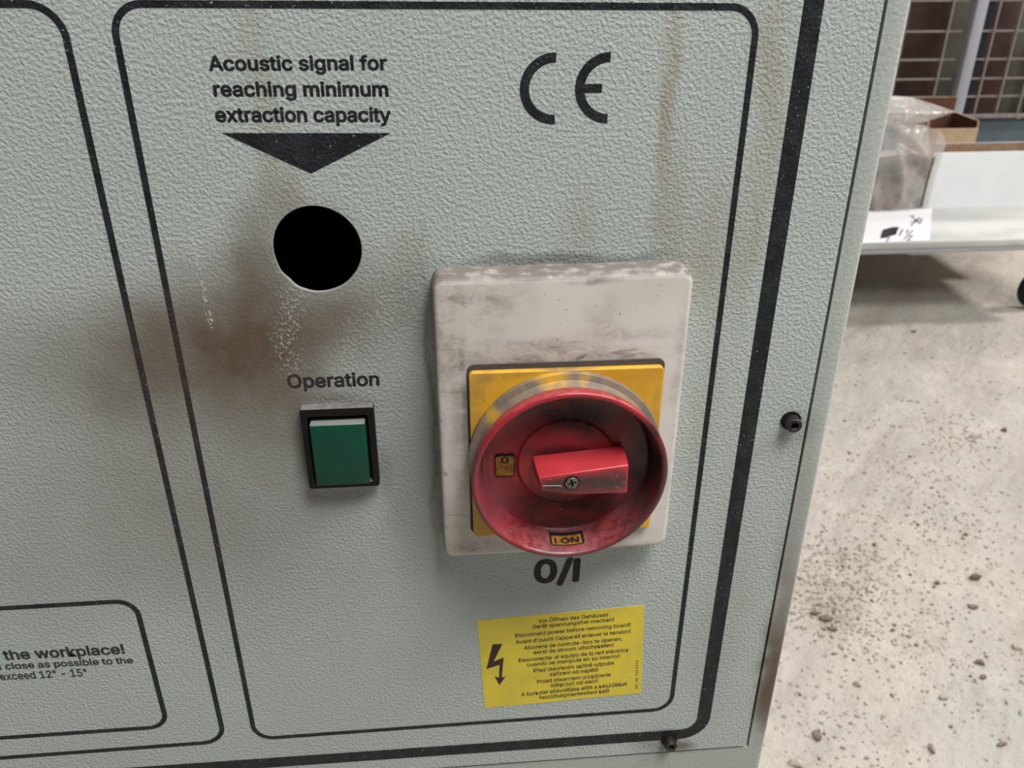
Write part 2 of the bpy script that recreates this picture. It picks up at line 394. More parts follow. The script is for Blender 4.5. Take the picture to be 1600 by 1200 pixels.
# CE mark
def arc_band(cx, cz, r0, r1, a0, a1, n=28):
    return [(cx + r1 * math.cos(a0 + (a1 - a0) * i / n), cz + r1 * math.sin(a0 + (a1 - a0) * i / n)) for i in range(n + 1)] + \
           [(cx + r0 * math.cos(a1 + (a0 - a1) * i / n), cz + r0 * math.sin(a1 + (a0 - a1) * i / n)) for i in range(n + 1)]
cz = -0.0520; R1, R0 = .0114, .0083
hp = math.pi / 2
mc = poly_mesh('mark', [arc_band(.0394, cz, R0, R1, hp - .05, 3 * hp + .05)], 0, .00008)
link('conformity_mark', mc, m_print, panel)
ex = .0578; e = arc_band(ex, cz, R0, R1, hp, 3 * hp, 40); mid = 41 + 20
mc = poly_mesh('mark', [e[:mid - 5] + [(ex - math.sqrt(R0**2 - .0014**2), cz - .0014), (ex - .0024, cz - .0014), (ex - .0024, cz + .0014), (ex - math.sqrt(R0**2 - .0014**2), cz + .0014)] + e[mid + 6:]], 0, .00008)
link('conformity_mark', mc, m_print, panel)
link('printed_arrow', poly_mesh('arrow', [[P(347, 208), P(610, 208), P(486, 271)]], 0, .00008), m_print, panel)

# ------------------------------------------------------------------ yellow warning sticker
def sticker_mat():
    m = NT('yellow_label', 0.45, 0.4); f = m.noise(60, 4)
    col = m.mix(m.ramp(f, .35, .7), srgb(224, 203, 62), srgb(210, 190, 68))
    m.set('Base Color', m.mix(m.math('MULTIPLY', m.ramp(m.noise(500, 3), .62, .75), .3), col, srgb(120, 100, 40)))
    m.set('Normal', m.bump(m.noise(330, 2), 0.00012)); return m.m
m_brown_ink = simple('brown_ink', srgb(58, 42, 30), 0.5, 0.3)
m_edge_dirt = simple('sticker_edge_dirt', srgb(96, 82, 48), 0.8, 0.2)
sc = [P(747, 970.5), P(1005, 947), P(1000, 1081.5), P(759, 1105)]
def grow(c, d):
    m = Vector((sum(p[0] for p in c) / 4, sum(p[1] for p in c) / 4)); return [(p[0] + math.copysign(d, p[0] - m.x), p[1] + math.copysign(d, p[1] - m.y)) for p in c]
st = link('warning_sticker', poly_mesh('warning_sticker', [grow(sc, -.0005)], 0, .00014), sticker_mat(), cab)
tag(st, 'yellow multilingual warning sticker with lightning arrow')
link('sticker_border', poly_mesh('sticker_border', [sc], 0, .00010), m_edge_dirt, st)
c7 = lambda x, y: (720 + x / 5, 920 + y / 5)
for s, l, r in (('Vor Öffnen des Gehäuses', (605, 265), (1150, 213)), ('Gerät spannungsfrei machen!', (560, 310), (1195, 251)),
        ('Disconnect power before removing board!', (428, 378), (1325, 291)), ("Avant d'ouvrir l'appareil enlever la tension!", (430, 430), (1325, 343)),
        ('Alvorens de controle-box te openen,', (495, 475), (1260, 401)), ('eerst de stroom uitschakelen!', (568, 510), (1192, 449)),
        ('Desconectar el equipo de la red eléctrica', (455, 572), (1305, 489)), ('cuando se manipule en su interior!', (518, 607), (1242, 536)),
        ('Před otevřením skříně odpojte', (570, 652), (1195, 590)), ('zařízení od napětí!', (695, 680), (1072, 643)),
        ('Przed otwarciem urządzenie', (597, 738), (1170, 681)), ('odłączyć od sieci!', (702, 767), (1070, 731)),
        ('A burkolat eltávolítása előtt a készüléket', (472, 838), (1298, 753)), ('feszültségmentesíteni kell!', (612, 862), (1157, 807))):
    letters('sticker_text', s, c7(*l), c7(*r), 5.6, t=.00015, bold=.02, mat=m_brown_ink, parent=st)
a, b = P(*c7(1380, 780)), P(*c7(1384, 555))
link('sticker_text', text_mesh('sticker_text', 'Art.-Nr. 134 0112', a, b, .00118, .00015, .015, 4), m_brown_ink, st)
link('lightning_arrow', poly_mesh('lightning', [[P(*c7(*q)) for q in ((248, 432), (325, 428), (256, 566), (335, 535), (320, 690), (350, 684), (302, 750), (263, 682), (298, 692), (302, 592), (200, 624))]], .0001, .0002), m_brown_ink, st)

# ------------------------------------------------------------------ green push button
def dusty(name, base, dust, rough=.5, lo=.3, hi=.9, amt=.85, scale=120, spec=.5, var=.15):
    m = NT(name, rough, spec)
    c = m.mix(m.ramp(m.noise(scale, 4), .35, .7), base, tuple(x * (1 - var) for x in base[:3]) + (1,))
    u = m.math('MULTIPLY', m.up(lo, hi), m.ramp(m.noise(scale * 2, 4), .25, .6, .6 * amt, amt))
    m.set('Base Color', m.mix(u, c, dust)); m.set('Normal', m.bump(m.noise(900, 2), .00004)); return m.m
m_bezel = dusty('black_plastic', srgb(17, 15, 17), srgb(132, 126, 124), .5, spec=.25)
m_green = NT('green_plastic', .4, .25)
g = m_green
col = g.mix(g.ramp(g.noise(70, 4), .3, .75), srgb(8, 74, 52), srgb(18, 62, 50))
g.set('Base Color', g.mix(g.math('MULTIPLY', g.up(.3, .9), .75), col, srgb(140, 140, 134))); m_green = g.m
bx0, bx1, bz1, bz0 = -.0560, -.0281, -.1673, -.2040
tb = .0045
bzl = link('push_button', poly_mesh('push_button', [rquad([(bx0, bz1), (bx1, bz1), (bx1, bz0), (bx0, bz0)], .0010, 4),
        rquad([(bx0 + .0026, bz1 - .0036), (bx1 - .0026, bz1 - .0036), (bx1 - .0026, bz0 + .0026), (bx0 + .0026, bz0 + .0026)], .0006, 4)], 0, tb, .0004), m_bezel, cab)
tag(bzl, 'green square push button in black bezel')
box('button_recess', bx0 + .002, bx1 - .002, -.0012, 0, bz0 + .002, bz1 - .002, m_bezel, bzl)
bm = bmesh.new(); add_box(bm, bx0 + .0034, bx1 - .0034, -.0072, -.0010, bz0 + .0030, bz1 - .0056, .0007, 3)
cap = autosmooth(bm_obj('button_cap', bm, m_green, bzl), 50); cap['label'] = 'green translucent button cap'

# ------------------------------------------------------------------ main switch
def housing_mat():
    m = NT('cream_plastic', .5, .45)
    col = m.mix(m.ramp(m.noise(30, 4), .35, .7), srgb(208, 203, 197), srgb(196, 191, 184))
    t = .012
    br = m.blobs(px_blobs([(700, 520, 40, 160, .5), (770, 480, 90, 70, .4), (830, 543, 180, 16, .5), (980, 522, 120, 16, .4), (850, 560, 240, 20, .6), (940, 500, 40, 60, .25),
        (690, 800, 26, 110, .3), (720, 700, 18, 200, .4), (1062, 560, 18, 120, .35), (760, 855, 130, 14, .35), (1056, 720, 16, 90, .3), (690, 445, 40, 40, .45), (990, 832, 60, 10, .3)], t), .003)
    gr = m.blobs(px_blobs([(740, 470, 70, 14, .4), (900, 565, 170, 14, .75), (727, 620, 9, 160, .5), (880, 430, 260, 12, .6), (699, 741, 6, 5, .8), (1007, 823, 7, 5, .9), (690, 600, 10, 240, .25), (930, 440, 60, 8, .6)], t), .002)
    w = m.ramp(m.noise(150, 5, .7, .5, stretch=(.7, 1, 1)), .38, .62, .25, 1.0)
    col = m.mix(m.math('MULTIPLY', br, w), col, srgb(122, 104, 90))
    col = m.mix(m.math('MULTIPLY', gr, w), col, srgb(82, 78, 76))
    scr = m.ramp(m.noise(220, 3, .6, .3, stretch=(.12, 1, 1)), .66, .72)
    col = m.mix(m.math('MULTIPLY', scr, .5), col, srgb(112, 104, 98))
    dots = m.ramp(m.noise(700, 2), .72, .76); col = m.mix(m.math('MULTIPLY', dots, .7), col, srgb(84, 78, 74))
    u = m.math('MULTIPLY', m.up(.15, .8), m.ramp(m.noise(200, 4), .3, .55, .45, .95)); col = m.mix(u, col, srgb(112, 104, 100))
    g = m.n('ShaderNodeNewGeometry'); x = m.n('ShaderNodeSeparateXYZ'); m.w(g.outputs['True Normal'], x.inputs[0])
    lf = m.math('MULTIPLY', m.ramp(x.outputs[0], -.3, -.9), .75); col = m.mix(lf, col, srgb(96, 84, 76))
    m.set('Base Color', col); m.set('Normal', m.bump(m.noise(600, 2), .00003)); return m.m
hx0, hx1, hz1, hz0 = -.0037, .0900, -.1133, -.2365
ht = .012
bm = bmesh.new(); bmesh.ops.create_cube(bm, size=1)
for v in bm.verts: v.co = Vector((hx0 if v.co.x < 0 else hx1, -ht if v.co.y < 0 else 0, hz0 if v.co.z < 0 else hz1))
bmesh.ops.bevel(bm, geom=[e for e in bm.edges if abs(e.verts[0].co.y - e.verts[1].co.y) > .001], offset=.0045, segments=8, profile=.5, affect='EDGES')
bmesh.ops.bevel(bm, geom=[e for e in bm.edges if all(v.co.y < -.011 for v in e.verts)], offset=.0022, segments=5, profile=.5, affect='EDGES')
sw = autosmooth(bm_obj('main_switch', bm, housing_mat(), cab), 50); tag(sw, 'red rotary main switch on yellow plate and cream housing')
m_joint = simple('dirt_joint', srgb(88, 82, 78), .9, .1)

yx0, yx1, yz1, yz0 = .0084, .0814, -.1490, -.2240
ty = .0148
def yellow_mat(name, t):
    m = NT(name, .42, .5)
    col = m.mix(m.ramp(m.noise(50, 4), .35, .7), srgb(224, 172, 48), srgb(204, 152, 44))
    br = m.blobs(px_blobs([(750, 600, 30, 40, .35), (790, 592, 70, 14, .35), (760, 800, 40, 60, .35), (890, 576, 80, 18, .95), (750, 650, 24, 60, .3), (1022, 650, 10, 60, .3)], t), .003)
    w = m.ramp(m.noise(180, 5, .6), .3, .6, .3, 1)
    col = m.mix(m.math('MULTIPLY', br, w), col, srgb(108, 92, 74))
    dots = m.ramp(m.noise(420, 3), .66, .72); col = m.mix(m.math('MULTIPLY', dots, .5), col, srgb(110, 80, 30))
    m.set('Base Color', col); m.set('Normal', m.bump(m.noise(500, 2), .00003)); return m.m
m_yel = yellow_mat('yellow_plastic', ty)
link('joint_line', poly_mesh('joint', [rquad([(yx0 - .0006, yz1 + .0022), (yx1 + .0006, yz1 + .0020), (yx1 + .0006, yz0 - .0001), (yx0 - .0006, yz0 - .0001)], .003, 8)], ht - .0002, ht + .0006, .0002), m_joint, sw)
yp = autosmooth(link('yellow_plate', poly_mesh('yellow_plate', [rquad([(yx0, yz1), (yx1, yz1 - .0004), (yx1, yz0), (yx0 + .0004, yz0)], .002, 6)], ht, ty, .0005), m_yel, sw), 50)

KC = (.0449, -.1870)
def collar_mat():
    m = NT('worn_collar', .6, .35)
    n1 = m.ramp(m.noise(130, 5, .6), .42, .56)
    yl = m.blobs(px_blobs([(862, 600, 42, 22, 1.0), (772, 655, 26, 20, .9), (915, 600, 14, 12, .5)], .02), .003)
    col = m.mix(m.ramp(m.noise(200, 4), .3, .7), srgb(112, 104, 98), srgb(134, 118, 100))
    col = m.mix(m.math('MULTIPLY', yl, m.ramp(m.noise(180, 4), .3, .5, .3, 1)), col, srgb(200, 156, 58))
    lo = m.n('ShaderNodeSeparateXYZ'); m.w(m.co, lo.inputs[0])
    col = m.mix(m.math('MULTIPLY', m.ramp(lo.outputs[2], -.187, -.215), .7), col, srgb(196, 148, 44))
    m.set('Base Color', col); m.set('Normal', m.bump(m.noise(500, 3), .00012)); return m.m
prof = [(.0, .0140), (.0372, .0140), (.0376, .0152), (.0374, .0172), (.0352, .0178), (.0346, .0190), (.0342, .0262), (.0, .0262)]
collar = autosmooth(bm_obj('switch_collar', lathe([(.0300, .0140)] + prof[1:-2] + [(.0342, .0215), (.0338, .0215), (.0338, .0160)], *KC), collar_mat(), sw), 40)
def red_mat():
    m = NT('red_plastic', .34, .5)
    col = m.mix(m.ramp(m.noise(60, 4), .3, .75), srgb(160, 38, 46), srgb(140, 32, 42))
    t = .018
    bk = m.blobs(px_blobs([(905, 648, 120, 40, .95), (1010, 715, 60, 140, 1.0), (880, 640, 110, 30, .5), (900, 790, 110, 26, .9), (850, 780, 60, 24, .7), (985, 800, 70, 60, .6), (820, 800, 50, 50, .55), (880, 700, 90, 16, .7),
        (1005, 660, 40, 40, .7), (790, 770, 30, 60, .35), (900, 820, 90, 18, .55), (850, 850, 120, 30, .4), (756, 730, 12, 80, .3)], t), .005)
    w = m.ramp(m.noise(120, 5, .6), .28, .55, .5, 1)
    col = m.mix(m.math('MULTIPLY', bk, w), col, srgb(30, 19, 21))
    # lower rim tinted a dull violet grey
    gy = m.blobs(px_blobs([(760, 820, 60, 70, .6), (880, 868, 190, 30, .9), (1010, 820, 60, 80, .7), (744, 745, 16, 110, .7), (1040, 740, 12, 100, .6)], .03), .004)
    col = m.mix(m.math('MULTIPLY', gy, w), col, srgb(96, 60, 66))
    ch = m.ramp(m.noise(480, 3, .6), .68, .73); col = m.mix(m.math('MULTIPLY', ch, .45), col, srgb(196, 130, 126))
    u = m.math('MULTIPLY', m.up(.45, .95), m.ramp(m.noise(300, 3), .35, .6, .1, .5)); col = m.mix(u, col, srgb(168, 92, 92))
    m.set('Base Color', col); m.set('Roughness', m.ramp(m.noise(90, 3), .3, .7, .25, .5))
    m.set('Normal', m.bump(m.noise(420, 3), .00006)); return m.m
m_red = red_mat()
dish = [(.0335, .0215), (.0346, .0222), (.0356, .0240), (.0365, .0265), (.0370, .0290), (.0370, .0302), (.0366, .0309), (.0358, .0312), (.0351, .0310), (.0346, .0302), (.0342, .0285),
        (.0334, .0240), (.0327, .0195), (.0322, .0184), (.0312, .0180), (.0192, .0180), (.0188, .0183), (.0186, .0190), (.0181, .0193), (.0, .0193)]
autosmooth(bm_obj('red_dial', lathe(dish, *KC), m_red, sw), 45)
# grip bar across the dial: wider at its right end, rounded edges
def bar():
    bm = bmesh.new()
    cx = KC[0]
    F = .0312; B = .0196
    L0, L1 = P(841, 757, F), P(981, 748, F)
    xl, xr = L0[0], L1[0]
    pts_f = [(xl, P(842, 747, F)[1]), (xr, P(980, 727, F)[1]), (xr + .0002, P(980, 771, F)[1]), ((xl + xr) / 2 - .002, P(905, 773, F)[1]), (xl + .0014, P(850, 768, F)[1])]
    zt = .0010
    pts_b = [(xl - .0012, pts_f[0][1] + .0022), (xr + .0006, pts_f[1][1] + .0012), (xr + .0008, pts_f[2][1] - .001), (pts_f[3][0], pts_f[3][1] - .001), (xl, pts_f[4][1] - .001)]
    vf = [bm.verts.new((x, -F, z)) for x, z in pts_f]; vb = [bm.verts.new((x, -B, z)) for x, z in pts_b]
    bm.faces.new(vf); bm.faces.new(vb[::-1])
    for i in range(5): j = (i + 1) % 5; bm.faces.new((vf[j], vf[i], vb[i], vb[j]))
    bmesh.ops.recalc_face_normals(bm, faces=bm.faces[:])
    bmesh.ops.bevel(bm, geom=[e for e in bm.edges if not all(v.co.y > -.02 for v in e.verts)], offset=.0007, segments=3, profile=.5, affect='EDGES')
    return bm
def grip_mat():
    m = NT('red_grip_plastic', .36, .5)
    col = m.mix(m.ramp(m.noise(80, 4), .3, .75), srgb(184, 54, 62), srgb(168, 46, 54))
    g = m.n('ShaderNodeNewGeometry'); x = m.n('ShaderNodeSeparateXYZ'); m.w(g.outputs['True Normal'], x.inputs[0])
    fr = m.ramp(x.outputs[1], -.93, -.99)
    w = m.blobs(px_blobs([(880, 760, 60, 20, .95), (930, 754, 80, 26, 1.0), (965, 752, 34, 24, .9), (860, 757, 24, 12, .6)], .0312), .0015)
    col = m.mix(m.math('MULTIPLY', m.math('MULTIPLY', fr, w), m.ramp(m.noise(220, 4), .25, .55, .7, 1)), col, srgb(66, 46, 46))
    ch = m.math('MULTIPLY', fr, m.ramp(m.noise(520, 3, .6), .64, .70)); col = m.mix(m.math('MULTIPLY', ch, .6), col, srgb(176, 152, 148))
    m.set('Base Color', col); m.set('Normal', m.bump(m.noise(420, 3), .00006)); return m.m
autosmooth(bm_obj('switch_grip', bar(), grip_mat(), sw), 35)
m_black = simple('dirty_black', srgb(30, 24, 24), .7, .2)
gl = [P(848, 758.2, .0312), P(877, 758.0, .0312), P(877, 759.6, .0312), P(848, 759.8, .0312)]
link('pointer_line', poly_mesh('pointer', [gl], .0311, .0313), simple('pale_mark', srgb(176, 160, 156), .6), sw)
def plus(cx, cz, a, b, rot=.3):
    L = [(a, b), (b, b), (b, a), (-b, a), (-b, b), (-a, b), (-a, -b), (-b, -b), (-b, -a), (b, -a), (b, -b), (a, -b)]
    return [(cx + x * math.cos(rot) - z * math.sin(rot), cz + x * math.sin(rot) + z * math.cos(rot)) for x, z in L]
m_steel = simple('dull_screw_steel', srgb(138, 128, 120), .38, .5, .7, .25, 700)
s_c = P(893.5, 755, .0316)
link('screw_well', poly_mesh('well', [circle(*s_c, .0030, 32)], .0311, .03135), m_black, sw)
gs = autosmooth(link('grip_screw', poly_mesh('grip_screw', [circle(*s_c, .0025, 32), plus(*s_c, .0016, .00038)], .0308, .0319, .0002), m_steel, sw), 40)
gs['label'] = 'cross-head steel screw'
# slots in the dial floor
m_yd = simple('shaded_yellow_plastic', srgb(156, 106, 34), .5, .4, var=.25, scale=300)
def slot(c, w, h, txt, hh, rot=0.0, tf=.0180):
    R = lambda x, z: (c[0] + x * math.cos(rot) - z * math.sin(rot), c[1] + x * math.sin(rot) + z * math.cos(rot))
    q = lambda d, e: [R(-w / 2 - d, h / 2 + e), R(w / 2 + d, h / 2 + e), R(w / 2 + d, -h / 2 - d), R(-w / 2 - d, -h / 2 - d)]
    link('slot_window', poly_mesh('slot', [rquad(q(0, 0), .0012, 6)], tf - .0002, tf + .0004), m_yd, sw)
    link('slot_rim', poly_mesh('slot_rim', [rquad(q(.0003, .0008), .0014, 6), rquad(q(0, 0), .0012, 6)], tf - .0002, tf + .0006, .0001), m_black, sw)
    link('slot_marking', text_mesh('slot_marking', txt, R(-hh[0] / 2, hh[2]), R(hh[0] / 2, hh[2]), hh[1], tf + .0004, .02), m_black, sw)
slot(P(789, 728, .0184), .0072, .0090, '0', (.0026, .0028, .0012))
# lower slot is cut in the sloping wall of the dial
def wall_pt(x, t, off): 
    r_ = (.0327 + (t - .0195) * (.0017 / .0095)) - off; dx_ = x - KC[0]
    return (x, -t, KC[1] - math.sqrt(max(r_ * r_ - dx_ * dx_, 1e-8)))
def wall_patch(name, xa, xb, ta, tb_, off, mat):
    bm = bmesh.new(); g_ = [[bm.verts.new(wall_pt(xa + (xb - xa) * i / 10, t, off)) for t in (ta, tb_)] for i in range(11)]
    for i in range(10): bm.faces.new((g_[i][0], g_[i + 1][0], g_[i + 1][1], g_[i][1]))
    return bm_obj(name, bm, mat, sw)
xa, xb = P(862, 838, .024)[0], P(908, 838, .024)[0]
wall_patch('slot_rim', xa - .0006, xb + .0010, .0205, .0272, .0003, m_black)
wall_patch('slot_window', xa, xb, .0224, .0270, .0005, m_yd)
tm = text_mesh('slot_marking', 'I ON', (xa + .0012, 0), (xb - .0012, 0), .0026, 0, .02, 4)
for v in tm.vertices: v.co = wall_pt(v.co.x, .0264 - v.co.z, .0007)
link('slot_marking', tm, m_black, sw)

# ------------------------------------------------------------------ fixing screws of the panel
m_blk_steel = simple('black_oxide_steel', srgb(58, 54, 52), .45, .5, .35, .3, 500, .00004, 800)
def socket_screw(cx, cz, tilt=0.0):
    hexa = [(cx + .00165 * math.cos(math.pi / 3 * i + .2), cz + .00165 * math.sin(math.pi / 3 * i + .2)) for i in range(6)]
    o = autosmooth(link('socket_screw', poly_mesh('socket_screw', [circle(cx, cz, .0031, 40), hexa], 0.0, .0052, .0004), m_blk_steel, cab), 40)
    bm = lathe([(.0, .0030), (.0022, .0030), (.0022, .0001), (.0042, .0001), (.0042, .0007), (.0031, .0008)], cx, cz, 40)
    link('socket_bottom', bm.to_mesh(me2 := bpy.data.meshes.new('socket_bottom')) or me2, m_black, o); bm.free()
    return o
s1 = socket_screw(*P(1242, 666, .005)); s1['label'] = 'upper black socket screw on the panel edge'
s2 = socket_screw(*P(1049, 1168, .005)); s2['label'] = 'lower black socket screw at the panel bottom'
s2.rotation_euler = (0, 0, 0)

# ------------------------------------------------------------------ low trolley behind
def tr_mat():
    m = NT('worn_white_deck', .5, .4)
    col = m.mix(m.ramp(m.noise(4, 4, stretch=(.4, 1, 1)), .4, .65), srgb(176, 176, 173), srgb(204, 203, 198))
    col = m.mix(m.math('MULTIPLY', m.ramp(m.noise(11, 5), .55, .7), .35), col, srgb(168, 164, 158)); m.set('Base Color', col); return m.m
DZ = .225
tr = bpy.data.objects.new('low_trolley', None); COL.objects.link(tr); tr.location = (1.3, 2.4, 0)
tag(tr, 'low white-topped flat trolley on casters standing behind the cabinet', 'trolley')
def tbox(name, x0, x1, y0, y1, z0, z1, mat, bev=0): return box(name, x0 - 1.3, x1 - 1.3, y0 - 2.4, y1 - 2.4, z0, z1, mat, tr, bev)
tbox('deck', .45, 1.665, 1.70, 2.62, .207, DZ, tr_mat(), .002)
m_rim = simple('grey_painted_steel', srgb(168, 168, 172), .5, .4, var=.05, scale=6)
tbox('front_rail', .45, 1.665, 1.702, 1.73, .194, .2068, m_rim, .003); tbox('rear_rail', .45, 1.665, 2.59, 2.618, .194, .2068, m_rim, .003)
m_tyre = simple('black_rubber', srgb(34, 33, 34), .7, .3); m_zinc = simple('zinc_fork', srgb(130, 130, 132), .4, .5, .7)
wx_ = A(1622, 462, 1.77).x
for cx_, cy_ in ((wx_, 1.77), (.52, 1.77), (wx_, 2.53), (.52, 2.53)):
    b = bmesh.new(); bmesh.ops.create_cone(b, cap_ends=True, segments=32, radius1=.058, radius2=.058, depth=.028, matrix=Matrix.Translation((cx_ - 1.3, cy_ - 2.4, .058)) @ Matrix.Rotation(math.pi / 2, 4, 'X'))
    bmesh.ops.bevel(b, geom=[e for e in b.edges if e.calc_face_angle(0) > 1], offset=.005, segments=2, affect='EDGES')
    w = autosmooth(bm_obj('caster_wheel', b, m_tyre, tr), 40)
    f = bmesh.new()
    for s_ in (-1, 1): add_box(f, cx_ - 1.324, cx_ - 1.276, cy_ - 2.4 + s_ * .018 - .0015, cy_ - 2.4 + s_ * .018 + .0015, .05, .19)
    add_box(f, cx_ - 1.335, cx_ - 1.265, cy_ - 2.43, cy_ - 2.37, .189, .1942); bm_obj('caster_fork', f, m_zinc, w)

# white card with pencilled sizes
card_m = simple('white_paper', srgb(236, 234, 236), .7, .3, var=.01)
cz_ = DZ + .0006
q = [G(1357, 381, cz_ + .0), G(1452, 376, cz_), G(1456, 328, cz_), G(1352, 331, cz_)]
q[0].x -= .1; q[3].x -= .1; q[0].y = max(q[0].y, 1.69); q[1].y = max(q[1].y, 1.69)
b = bmesh.new(); n = 12; vs = []
for i in range(n + 1):
    u = i / n; row = []
    for j in range(7):
        v = j / 6; p = q[0].lerp(q[1], u).lerp(q[3].lerp(q[2], u), v); p.z = DZ + .0004 + .0035 * (u ** 4) * v; row.append(p)
    vs.append(row)
V0 = [[b.verts.new(p) for p in r] for r in vs]; V1 = [[b.verts.new(p + Vector((0, 0, .0012))) for p in r] for r in vs]
for i in range(n):
    for j in range(6):
        b.faces.new((V1[i][j], V1[i + 1][j], V1[i + 1][j + 1], V1[i][j + 1])); b.faces.new((V0[i][j + 1], V0[i + 1][j + 1], V0[i + 1][j], V0[i][j]))
for i in range(n): b.faces.new((V0[i][0], V0[i + 1][0], V1[i + 1][0], V1[i][0])); b.faces.new((V1[i][6], V1[i + 1][6], V0[i + 1][6], V0[i][6]))
for j in range(6): b.faces.new((V0[0][j + 1], V0[0][j], V1[0][j], V1[0][j + 1])); b.faces.new((V1[n][j + 1], V1[n][j], V0[n][j], V0[n][j + 1]))
card = tag(bm_obj('size_card', b, card_m, smooth=False), 'white card with pencilled 3/4 and 1 1/2 lying on trolley edge', 'card')
def pen(strokes, w, name):
    b = bmesh.new()
    for s in strokes:
        pts = [G(x, y, DZ + .0036) for x, y in s]
        for p_, q_ in zip(pts, pts[1:]):
            d = (q_ - p_).normalized(); nn = Vector((-d.y, d.x, 0)) * w / 2
            b.faces.new([b.verts.new(k) for k in (p_ - nn, q_ - nn, q_ + nn, p_ + nn)])
    return bm_obj(name, b, m_ink, card)
m_ink = simple('pencil', srgb(70, 68, 76), .6, .3)
k4 = lambda L: [(1280 + x / 4.286, 240 + y / 4.286) for x, y in L]
pen([k4([(600, 418), (632, 413), (622, 430), (645, 436), (640, 452), (612, 462)]), k4([(672, 428), (615, 482)]), k4([(672, 430), (652, 458), (695, 455)]), k4([(690, 432), (668, 472)])], .0030, 'handwriting')
pen([k4([(560, 505), (538, 548)]), k4([(628, 512), (568, 572)]), k4([(594, 508), (588, 530)]), k4([(600, 552), (625, 548), (592, 578), (618, 578)])], .0030, 'handwriting')
scrb = []
for i in range(9): scrb += [(415 + i * 12, 565 - i * 3), (440 + i * 11, 505 - i * 2 if i < 8 else 490)]
pen([k4(scrb), k4([(415, 560), (430, 510), (500, 490), (532, 498), (505, 535), (450, 560), (415, 562)]), k4([(470, 560), (452, 590)])], .0026, 'handwriting')

# white tray box, brown inside
m_white = simple('white_card_box', srgb(246, 249, 250), .6, .3, var=.02, scale=10)
m_kraft = simple('brown_kraft_inside', srgb(176, 146, 126), .8, .2, var=.1)
def tray(name, x0, x1, y0, y1, z0, hf, hb, outm, inm, th=.004, hs=None):
    r = bpy.data.objects.new(name, None); COL.objects.link(r); r.location = ((x0 + x1) / 2, (y0 + y1) / 2, z0)
    ox, oy = r.location.x, r.location.y
    def w(nm, a, b_, c, d, z, inner_axis, sgn):
        bm = bmesh.new(); add_box(bm, a - ox, b_ - ox, c - oy, d - oy, 0, z)
        o = bm_obj(nm, bm, [outm, inm], r)
        for p in o.data.polygons:
            if p.normal[inner_axis] * sgn > .5: p.material_index = 1
        return o
    w('front_wall', x0, x1, y0, y0 + th, hf, 1, 1); w('back_wall', x0, x1, y1 - th, y1, hb, 1, -1)
    w('side_wall', x0, x0 + th, y0 + th, y1 - th, hs or min(hf, hb), 0, 1); w('side_wall', x1 - th, x1, y0 + th, y1 - th, hs or min(hf, hb), 0, -1)
    w('base', x0 + th, x1 - th, y0 + th, y1 - th, th, 2, 1)
    return r
yb = G(1520, 322, DZ).y
wx0 = A(1451, 280, yb).x
wt = A(1520, 238, yb).z - DZ
yk = yb + .20
t1 = tray('white_box', wx0, wx0 + .42, yb, yk, DZ, wt, A(1520, 223, yk).z - DZ, m_white, m_kraft)
tag(t1, 'long white open box with brown inside on the trolley beside the bag', 'box')
yc = yk + .02
m_card = simple('cream_cardboard', srgb(208, 184, 150), .8, .2, var=.06); m_brn = simple('brown_cardboard', srgb(112, 78, 62), .85, .15, var=.1)
cx0, cx1 = A(1450, 200, yc).x, A(1528, 205, yc).x
t2 = tray('cardboard_box', cx0, cx1, yc, yc + .15, DZ, A(1500, 201, yc).z - DZ, A(1500, 151, yc + .15).z - DZ, m_card, m_brn, hs=A(1500, 190, yc).z - DZ)
tag(t2, 'open brown cardboard box with cream front standing behind the white box', 'box')

# plastic bag with dark contents
def film():
    m = NT('clear_polythene', .25, .5)
    m.set('Base Color', srgb(226, 220, 216)); m.set('Normal', m.bump(m.noise(16, 2, .5, 1.5), .012, .6))
    tp = m.n('ShaderNodeBsdfTransparent'); mx = m.n('ShaderNodeMixShader'); out = [x for x in m.t.nodes if x.type == 'OUTPUT_MATERIAL'][0]
    m.w(m.ramp(m.noise(14, 4),   .3, .7, .22, .48), mx.inputs[0]); m.w(tp.outputs[0], mx.inputs[1]); m.w(m.b.outputs[0], mx.inputs[2]); m.w(mx.outputs[0], out.inputs['Surface'])
    return m.m
m_film = film()
bag = bpy.data.objects.new('plastic_bag', None); COL.objects.link(bag)
yg = yb + .0
bl, brr = A(1345, 260, yg), A(1462, 260, yg); bz = DZ + .0045
cxb = (bl.x + brr.x) / 2; bw = (brr.x - bl.x) / 2; bag.location = (cxb, yg + .058, bz)
ztop = A(1420, 190, yg).z - bz
tag(bag, 'crumpled clear plastic bag with brownish contents on the trolley card', 'bag')
edge = [A(*q_, yg) - bag.location for q_ in ((1447, 327), (1449, 312), (1456, 285), (1464, 258), (1472, 232), (1476, 222), (1468, 206), (1452, 199))]
xl_ = A(1335, 260, yg).x - bag.location.x
